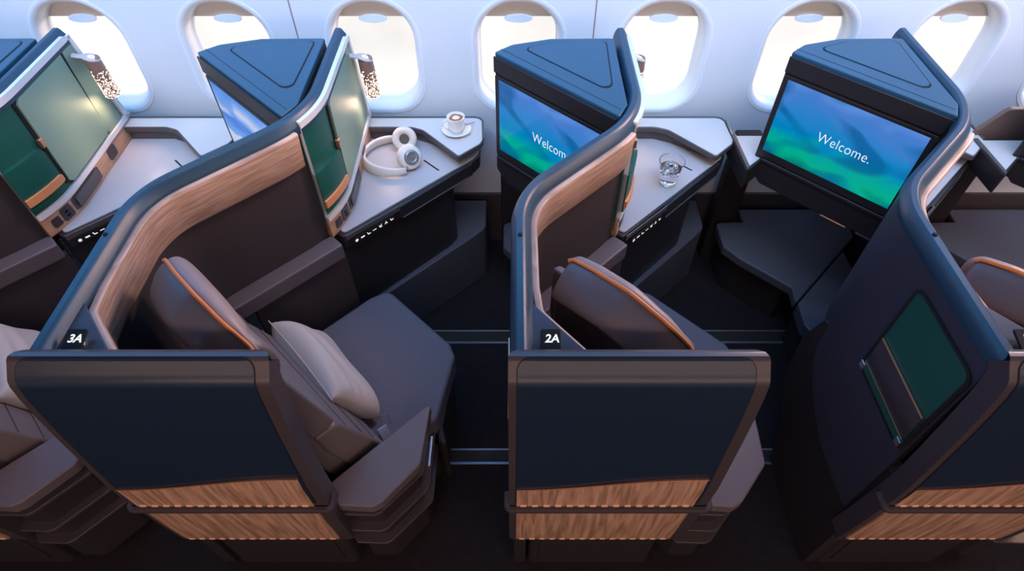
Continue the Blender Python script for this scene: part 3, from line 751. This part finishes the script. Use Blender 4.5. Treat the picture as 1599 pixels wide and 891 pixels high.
# ---------------------------------------------------------------- the seat
def make_seat():
    t = thing('suite_seat', (.42, 1.10, 0), '', 'seat', 'angled suite seats')
    cu = fillet([ab(.93, -.742), ab(1.385, -.745), (.510, 1.537), (.536, 1.527), (.776, 1.287), (.797, 1.235), (.752, .985), ab(1.19, -.166), ab(.93, -.166)], [.02, .06, .03, .03, .03, .03, .03, .03, .02])
    obj('cushion', *prism(cu, .340, .440), 'cushion', t, bevel=.014, seg=4)
    bs = [((x-.50)*.93+.50, (y-1.15)*.93+1.15) for x, y in cu]
    obj('seat_base', *prism(bs, 0, .345), 'blackmatte', t, bevel=.006)
    sk = fillet([ab(1.20, -.14), ab(1.21, -.10), (.765, 1.0), (.785, 1.19), (.77, 1.25), ab(1.41, -.38)], .02)
    obj('side_skirt', *prism(sk, .10, .36), 'blackmatte', t, bevel=.01)
    # back rest: two upholstered pads over a shell, lofted across the seat
    def loft_b(prof, b0, b1, rnd, name, m, parent, n=14, bow=.0, bev=0, sub=1):
        secs = []
        ca = sum(p[0] for p in prof)/len(prof); cz = sum(p[1] for p in prof)/len(prof)
        for k in range(n+1):
            s = -1+2*k/n; s = math.copysign(abs(s)**.7, s)
            b = (b0+b1)/2+(b1-b0)/2*s
            sc = 1-rnd*max(0, abs(s)-.80)**2/.04
            sec = []
            for a, z in prof:
                aa = ca+(a-ca)*sc-bow*s*s; zz = cz+(z-cz)*(1-(1-sc)*.35)
                x, y = ab(aa, b); sec.append((x, y, zz))
            secs.append(sec)
        return obj(name, *loft(secs), m, parent, subsurf=sub)
    shell = obj('back_shell', *prism([(.81, 1.02), (.84, 1.03), (.89, .85), (.945, .64), (1.01, .45), (.88, .45), (.855, .56), (.81, .82)], -.655, -.20, ((0, 0, 0), (1/R2, 1/R2, 0), (0, 0, 1), (1/R2, -1/R2, 0))), 'leather', t, bevel=.012, seg=3)
    FB = ((0, 0, 0), (1/R2, 1/R2, 0), (0, 0, 1), (1/R2, -1/R2, 0))
    obj('upper_back_pad', *prism([(.838, 1.07), (.868, 1.06), (.888, .97), (.912, .87), (.936, .772), (.925, .764), (.86, .764), (.835, .90)], -.690, -.190, FB), 'leather', t, bevel=.010, seg=3)
    lb = obj('lower_back_pad', *prism([(.865, .758), (.930, .758), (.945, .735), (.965, .685), (.995, .61), (1.025, .53), (1.050, .458), (1.03, .444), (.96, .444), (.92, .52), (.88, .66)], -.692, -.188, FB), 'leather', t, bevel=.012, seg=3)
    for z, a in ((.70, .960), (.62, .9925), (.545, 1.0205)):
        obj('seam', *tube([Vector((*ab(a, b), z)) for b in [-.68+.48*k/12 for k in range(13)]], .0014, 6), 'frame', lb)
    # headrest: puffy bolster with an orange piped edge
    KN = [(-1, .829, 1.152), (-.5, .824, 1.170), (0, .824, 1.176), (.5, .832, 1.152), (1, .853, 1.098)]
    def edge(s_):
        for (s0, a0, z0), (s1, a1, z1) in zip(KN, KN[1:]):
            if s0 <= s_ <= s1: k = (s_-s0)/(s1-s0); k = k*k*(3-2*k)*.35+k*.65; return a0+(a1-a0)*k, z0+(z1-z0)*k
    prof = lambda ap, zp: [(ap+.000, zp+.002), (ap+.022, zp-.004), (ap+.044, zp-.035), (ap+.052, zp-.085), (ap+.044, zp-.135), (ap+.01, zp-.15), (ap-.036, zp-.125), (ap-.066, zp-.088), (ap-.071, zp-.081), (ap-.071, zp-.073), (ap-.060, zp-.052), (ap-.030, zp-.014)]
    secs = []; pip = []; n = 24
    for k in range(n+1):
        s = -1+2*k/n; s = math.copysign(abs(s)**.75, s); b = -.450+.180*s
        ap, zp = edge(max(-1, min(1, s)))
        e = max(0, abs(s)-.90)/.10; sc = 1-.16*e*e
        ca, cz = ap-.018, zp-.075
        sec = []
        for a, z in prof(ap, zp):
            if a < ap-.05: z += .012*(1-s*s); a -= .008*(1-s*s)
            x, y = ab(ca+(a-ca)*sc, b); sec.append((x, y, cz+(z-cz)*(1-(1-sc)*.7)))
        secs.append(sec); pip.append(Vector(sec[0])+Vector((.002, .002, .0025)))
    hd = obj('headrest', *loft(secs), 'leather', t, subsurf=2)
    obj('piping', *tube(pip, .0046, 8), 'piping', hd)
    fp = []
    for k in range(n+1):
        s = -1+2*k/n; s = math.copysign(abs(s)**.75, s); b = -.452+.190*s
        ap, zp = edge(max(-1, min(1, s)))
        e = max(0, abs(s)-.84)/.16; sc = 1-.45*e*e
        fr_ = .880
        pr = [(ap-.002, zp-.002), (ap+.014, zp+.004), (fr_-.014, zp-.006), (fr_+.002, zp-.05), (fr_+.006, zp-.11), (fr_-.012, zp-.135), (ap-.005, zp-.07)]
        ca, cz = (ap+fr_)/2, zp-.06
        fp.append([(*ab(ca+(a-ca)*sc, b), cz+(z-cz)*sc) for a, z in pr])
    obj('headrest_pad', *loft(fp), 'litleather', hd, subsurf=2)
    # aisle armrest with stepped fins below
    ar = [ab(.83, -.160), (.520, .646), (.613, .640), (.640, .655), (.735, .766), (.748, .962), ab(1.19, -.158)]
    obj('armrest', *prism(fillet(ar, [.01, .01, .02, .03, .03, .01, .01]), .530, .572), 'armrest', t, bevel=.006, seg=3)
    def grow(poly, d):
        c = Vector((.60, .82)); out = []
        for p in poly:
            v = Vector(p)-c; out.append(tuple(c+v*(1+d/max(.05, v.length))))
        return out
    arb = [ab(.86, -.175), (.53, .672), (.605, .672), (.62, .68), (.712, .785), (.722, .95), ab(1.18, -.175)]
    bd = obj('armrest_body', *prism(fillet(arb, .015), .06, .535), 'blackmatte', t, bevel=.004)
    for z, d, th in ((.495, .026, .014), (.375, .030, .013), (.275, .032, .011)):
        obj('fin', *prism(fillet(grow(arb, d), [.01, .01, .02, .02, .03, .02, .01]), z-th, z), 'frame', bd, bevel=.003)
    # belt buckle in the crease
    bk = obj('belt_buckle', *box(-.017, .017, -.022, .022, 0, .014), 'steel', t, bevel=.003)
    bk.matrix_local = Matrix.Translation((.590-.42, .925-1.10, .452)) @ Matrix.Rotation(math.radians(38), 4, 'Z') @ Matrix.Rotation(math.radians(28), 4, 'X')
    lp = obj('belt_tongue', *tube(fillet([(-.012, 0, 0), (-.012, .034, 0), (.012, .034, 0), (.012, 0, 0)], .004, True, 3) if False else [(-.012, 0, 0), (-.012, .036, 0), (.012, .036, 0), (.012, 0, 0)], .0022, 6), 'steel', t)
    lp.matrix_local = Matrix.Translation((.596-.42, .952-1.10, .462)) @ Matrix.Rotation(math.radians(20), 4, 'Z') @ Matrix.Rotation(math.radians(50), 4, 'X')
    obj('side_handle', *prism([(.735, .43), (.805, .43), (.805, .455), (.735, .455)], .757, .766, FX) if False else box(.742, .752, .80, .90, .46, .485), 'steel', t, bevel=.003)
    return t

# ---------------------------------------------------------------- build the four suites
part = make_partition()
lab_part = {
 '2A': 'dark navy partition with oak band, aisle panel and lit 2A number plate',
 '3A': 'dark navy partition with wide curving oak band and lit 3A number plate',
 '4A': 'partition at the far left edge, mostly outside the photo, behind the left green closet',
 '1A': 'navy partition at right with a green literature pocket on its side'}
part['label'] = lab_part['2A']
parts = {'2A': part}
for k in ('4A', '3A', '1A'): parts[k] = clone(part, SIDES[k], lab_part[k])
for k in ('4A', '3A', '2A', '1A'): add_number(parts[k], k, 0)

make_tv(-1, M['screen2'], None, 'television at left showing a pale blue wallpaper under a blue triangular lid')
make_tv(0, M['screen'], 'Welcome.', 'middle television whose greeting is partly cut off by the curved oak-banded wall')
make_tv(1, M['screen'], 'Welcome.', 'right-hand television with the whole greeting on its blue-green screen')
make_tv(2, M['screen'], 'Welcome.', 'television at the right photo edge showing only a sliver of green screen')
make_tv(-2, M['screen2'], None, 'television under the dark lid in the upper left corner of the photo')


cl = make_closet(); cl['label'] = 'closet seen edge-on behind the oak wall of the 2A suite, next to the drink'
clone(cl, -1, 'green closet with copper latch beside the console holding headphones')
clone(cl, -2, 'large green closet with tan strap and white frame at upper left')
lp = make_lamp(); lp['label'] = 'perforated lamp half hidden behind the 2A wall post'
clone(lp, -1, 'glowing perforated reading lamp above the headphones, on the middle closet')
clone(lp, -2, 'glowing perforated reading lamp on the large green closet at upper left')
for k in (-2, -1, 0): lamp_light(k)

co = make_console(); co['label'] = 'side console with the iced drink on its tray and bare upper shelf'
clone(co, -1, 'side console carrying headphones on the tray and a coffee on the shelf')
clone(co, -2, 'empty side console below the large green closet at left')
clone(co, 1, 'side console glimpsed behind the blue wall rail at the right')

ot = make_ottoman(); ot['label'] = 'ottoman under the middle television, mostly hidden by the curved blue rail'
clone(ot, 1, 'dark angled ottoman in full view below the right-hand television')
clone(ot, 2, 'ottoman at the right photo edge behind the rail of the green-pocket partition')

se = make_seat(); se['label'] = 'seat of the 2A suite seen from behind with orange-piped headrest'
clone(se, -1, 'seat of the 3A suite with a grey pillow leaning on its back')
clone(se, -2, 'seat at the left photo edge, only its foot end and armrest in view')
clone(se, 1, 'seat at the right photo edge, its headrest showing past the blue rail')

# ledges beside the forward televisions
def make_side_ledge():
    t = thing('side_ledge', (-.05, 2.1, .70), '', 'ledge', 'pale side ledges next to televisions')
    p = fillet([(-.118, 2.062), (-.112, 1.835), (.02, 1.96), (.10, 2.05), (.10, 2.062)], [.004, .006, 0, 0, 0])
    obj('body', *prism(p, .70, .786), 'black', t, bevel=.004)
    obj('top', *prism([(-.100, 2.058), (-.098, 1.862), (.02, 1.97), (.09, 2.05), (.09, 2.058)], .7862, .7885), 'shelf', t)
    obj('raised_rim', *prism([(-.118, 2.062), (-.112, 1.835), (-.098, 1.85), (-.102, 2.062)], .786, .798), 'rim', t, bevel=.003)
    return t
le = make_side_ledge(); le.location.x += 1; le['label'] = 'pale ledge left of the right-hand television, against the cabin wall'
le2 = clone(le, 1, 'pale triangular ledge at the far right, in front of the brown panel'); le2.location.x -= .042; le2.location.y -= .03
bp_ = thing('bulkhead_panel', (2.1, 2.05, .70), 'brown bulkhead panel with a sloping corner at the far right under the window', 'panel')
obj('board', *prism(fillet([(1.868, .70), (2.75, .70), (2.75, .906), (1.932, .906), (1.862, .808)], [0, 0, 0, .03, .01]), 2.064, 2.085, ((0, 0, 0), (1, 0, 0), (0, 0, 1), (0, 1, 0))), mat('brown_laminate', (.16, .105, .085), .45), bp_, bevel=.004)

# ================================================================== LOOSE THINGS
def pillow_mesh(name, label, off):
    # corner frame: lower edge on the cushion, upper edge against the back rest
    lo0 = Vector((*ab(1.125, -.735), .455)); lo1 = Vector((*ab(1.095, -.275), .455))
    up0 = Vector((*ab(1.005, -.715), .665)); up1 = Vector((*ab(.985, -.325), .655))
    nrm = ((lo1-lo0).cross(up0-lo0)).normalized()
    if nrm.z < 0: nrm = -nrm
    n = 18; V = []; F = []
    rng = random.Random(5); ph = [rng.random()*6 for _ in range(6)]
    for side in (1, -1):
        for i in range(n+1):
            for j in range(n+1):
                u, v = i/n, j/n
                uu, vv = 2*u-1, 2*v-1
                # pinch the edges between the corners
                pu = u-.5; pv = v-.5
                pu *= 1-.09*(1-vv*vv)*0-.0; k = 1-.10*(1-uu*uu)*abs(vv)**3; k2 = 1-.07*(1-vv*vv)*abs(uu)**3
                a, b = .5+pu*k2, .5+pv*k
                base = (lo0*(1-a)+lo1*a)*(1-b)+(up0*(1-a)+up1*a)*b
                th = .062*max(0, (1-uu**4)*(1-vv**6))**.60
                wr = .006*math.sin(7*u+3*v+ph[0])*math.sin(5*v+ph[1])+.007*math.exp(-((u-.93)**2+(v-.55)**2)/.012)*math.sin(40*v+14*u)+.006*math.exp(-((u-.5)**2+(v-.7)**2)/.05)*math.sin(9*u+20*v)-.010*math.exp(-((u-.80)**2+(v-.82)**2)/.006)
                V.append(base+nrm*side*(th+(wr if 0 < i < n and 0 < j < n else 0)*(1 if side > 0 else .5)))
    N = (n+1)*(n+1)
    for i in range(n):
        for j in range(n):
            a = i*(n+1)+j
            F.append([a, a+1, a+n+2, a+n+1]); F.append([N+a, N+a+n+1, N+a+n+2, N+a+1])
    t = thing(name, tuple((lo0+lo1)/2), label, 'pillow', 'grey pillows')
    o = obj('cover', V, F, 'pillow', t, subsurf=1)
    bm = bmesh.new(); bm.from_mesh(o.data); bmesh.ops.remove_doubles(bm, verts=bm.verts, dist=1e-5); bmesh.ops.recalc_face_normals(bm, faces=bm.faces); bm.to_mesh(o.data); bm.free()
    edge = []
    for i in range(n+1):
        edge.append(V[i*(n+1)+n])
    obj('seam_piping', *tube(edge, .0022, 6), 'pillow', t)
    t.location.x += off
    return t
pillow_mesh('pillow', 'plump grey pillow leaning on the seat of the 3A suite', -1)
pillow_mesh('pillow', 'grey pillow corner just showing at the left photo edge', -2)

# headphones lying on the tray of the 3A console
def headphones():
    X0 = -1
    t = thing('headphones', (X0+.56, 2.02, .724), 'cream over-ear headphones lying on the tray', 'headphones')
    c1 = Vector((X0+.566, 2.056, .776)); c2 = Vector((X0+.597, 1.944, .770))
    n1 = Vector((.10, -.80, .42)).normalized()     # inner face of the far cup
    n2 = Vector((.42, -.62, .42)).normalized()     # outer face of the near cup
    def cup(c, inner, outer_dir, name):
        o_ = obj(name, *lathe([(0, .010), (.037, .010), (.046, .004), (.048, -.004), (.046, -.010), (.0, -.012)], 36, frame_z(c+outer_dir*.014, outer_dir)), 'cream', t, angle=60)
        obj('ear_pad', *lathe([(.020, .004), (.026, .012), (.039, .014), (.048, .008), (.050, -.004), (.047, -.012), (.02, -.012)], 36, frame_z(c-outer_dir*.006, -outer_dir)), 'creampad', o_, angle=70)
        obj('speaker_mesh', *lathe([(0, .003), (.026, .002), (.026, -.004), (0, -.004)], 28, frame_z(c-outer_dir*.006, -outer_dir)), 'mesh', o_)
        obj('outer_plate', *lathe([(0, .018), (.014, .017), (.016, .020), (.024, .021), (.0275, .018), (.031, .006), (.031, .0)], 32, frame_z(c+outer_dir*.014, outer_dir)), 'greymetal', o_, angle=50)
        return o_
    k1 = cup(c1, None, -n1, 'ear_cup'); k2 = cup(c2, None, n2, 'ear_cup')
    # head band sweeping round to the left, lying low over the tray
    cx, cy = X0+.530, 1.988
    pts = []
    a0, a1 = math.radians(62), math.radians(298)
    for k in range(41):
        a = a0+(a1-a0)*k/40
        pts.append(Vector((cx+.122*math.cos(a), cy+.110*math.sin(a), .748)))
    secs = []
    for k, p in enumerate(pts):
        a = a0+(a1-a0)*k/40; d = Vector((math.cos(a)*.9, math.sin(a), .25)).normalized(); up = Vector((0, 0, 1)); up = (up-d*up.dot(d)).normalized()
        s = abs(2*k/40-1); hw = .020-.008*max(0, s-.55)/.45; th = .0075-.003*max(0, s-.6)/.4
        ring = []
        for j in range(12):
            t_ = 2*math.pi*j/12; ring.append(p+d*th*math.copysign(abs(math.cos(t_))**.6, math.cos(t_))+up*hw*math.copysign(abs(math.sin(t_))**.6, math.sin(t_)))
        secs.append(ring)
    hb = obj('headband', *loft(secs), 'cream', t, angle=70)
    for s_ in (.28, .72):
        k = int(40*s_); p = pts[k]; ring = [p+(q-p)*1.02 for q in secs[k]]; ring2 = [pts[k+1]+(q-pts[k+1])*1.02 for q in secs[k+1]]
    for p, c in ((pts[0], c1), (pts[-1], c2)):
        obj('yoke', *tube([p, p.lerp(c, .5)+Vector((0, 0, .006)), c+(c-Vector((cx, cy, c.z))).normalized()*.018], .0055, 10), 'greymetal', t)
    return t
headphones()

# coffee on the shelf of the 3A console
sx, sy, sz = -1+.776, 2.090, .789
tag(obj('saucer', *lathe([(0, .003), (.030, .003), (.034, .006), (.055, .012), (.059, .014), (.060, .0125), (.056, .009), (.034, .001), (.0, .0)], 48, ((sx, sy, sz+.0005), (1, 0, 0), (0, 1, 0), (0, 0, 1))), 'ceramic', angle=60), 'white round saucer under the coffee cup on the shelf', 'saucer')
cup = thing('coffee_cup', (sx, sy, sz+.004), 'white coffee cup filled with latte standing on a saucer', 'cup')
zc = sz+.004
obj('bowl', *lathe([(0, .0), (.022, .0), (.026, .004), (.032, .020), (.0355, .060), (.0365, .064), (.0345, .064), (.033, .058), (.029, .020), (.0, .008)], 48, ((sx, sy, zc), (1, 0, 0), (0, 1, 0), (0, 0, 1))), 'ceramic', cup, angle=60)
obj('handle', *tube([(sx-.033, sy-.004, zc+.050), (sx-.045, sy-.006, zc+.050), (sx-.053, sy-.007, zc+.040), (sx-.051, sy-.007, zc+.026), (sx-.042, sy-.006, zc+.018), (sx-.030, sy-.004, zc+.018)], .0042, 10), 'ceramic', cup)
tag(obj('latte', *lathe([(0, .001), (.0325, 0), (.0325, -.002), (0, -.002)], 40, ((0, 0, 0), (1, 0, 0), (0, 1, 0), (0, 0, 1))), 'foam', loc=(sx, sy, zc+.0575)), 'latte with a white foam swirl inside the coffee cup', 'coffee')
sp = []
for k in range(9):
    s = k/8; sp.append([(sx+.020+.062*s+0, sy-.002+.014*s+d, sz+.0135+.012*s+h) for d, h in ((-.003, 0), (0, -.001), (.003, 0), (0, .0015))])
spo = thing('teaspoon', (sx+.04, sy, sz+.014), 'small steel teaspoon lying on the saucer right of the cup', 'spoon')
obj('handle', *tube([(sx+.034, sy+.022, sz+.015), (sx+.055, sy+.028, sz+.018), (sx+.072, sy+.033, sz+.021)], lambda s: .0022+.0012*s, 8), 'steel', spo)
obj('bowl', *lathe([(0, -.0015), (.006, .0), (.008, .002), (.0072, .002), (.0055, .0005), (0, -.0005)], 20, ((sx+.028, sy+.030, sz+.0165), (1.5, 0, 0), (0, 1, 0), (0, 0, 1))), 'steel', spo)

# iced drink on the tray of the 2A console
gx, gy, gz = .600, 1.845, .7235
tag(obj('tumbler', *lathe([(0, .0), (.029, .0), (.031, .003), (.0475, .100), (.0485, .103), (.0465, .103), (.0450, .098), (.0292, .012), (0, .010)], 48, ((gx, gy, gz), (1, 0, 0), (0, 1, 0), (0, 0, 1))), 'glass', angle=60), 'clear tumbler of iced water on the tray', 'glass')
tag(obj('water', *lathe([(0, .0105), (.0288, .0125), (.0402, .072), (.0402, .073), (0, .073)], 40, ((gx, gy, gz), (1, 0, 0), (0, 1, 0), (0, 0, 1))), 'water', angle=60), 'clear water inside the tumbler', 'water')
rng = random.Random(11)
for k, (dx, dy, z, s) in enumerate([(-.014, -.010, .063, .010), (.013, -.012, .067, .010), (.002, .014, .072, .0105), (-.012, .012, .048, .009), (.014, .008, .050, .0095), (-.001, -.006, .084, .0095)]):
    vs, fs = box(-s, s, -s, s, -s, s)
    R = Matrix.Rotation(rng.random()*3, 3, 'Z') @ Matrix.Rotation(rng.random()*1.2, 3, 'X') @ Matrix.Rotation(rng.random()*1.2, 3, 'Y')
    vs = [R @ Vector(v) for v in vs]
    tag(obj('ice_cube', vs, fs, 'ice', bevel=.002, loc=(gx+dx, gy+dy, gz+z)), 'clear ice cube floating in the tumbler of water', 'ice cube', 'ice cubes in the tumbler')

for o in bpy.data.objects:
    if '_base' in o: del o['_base']
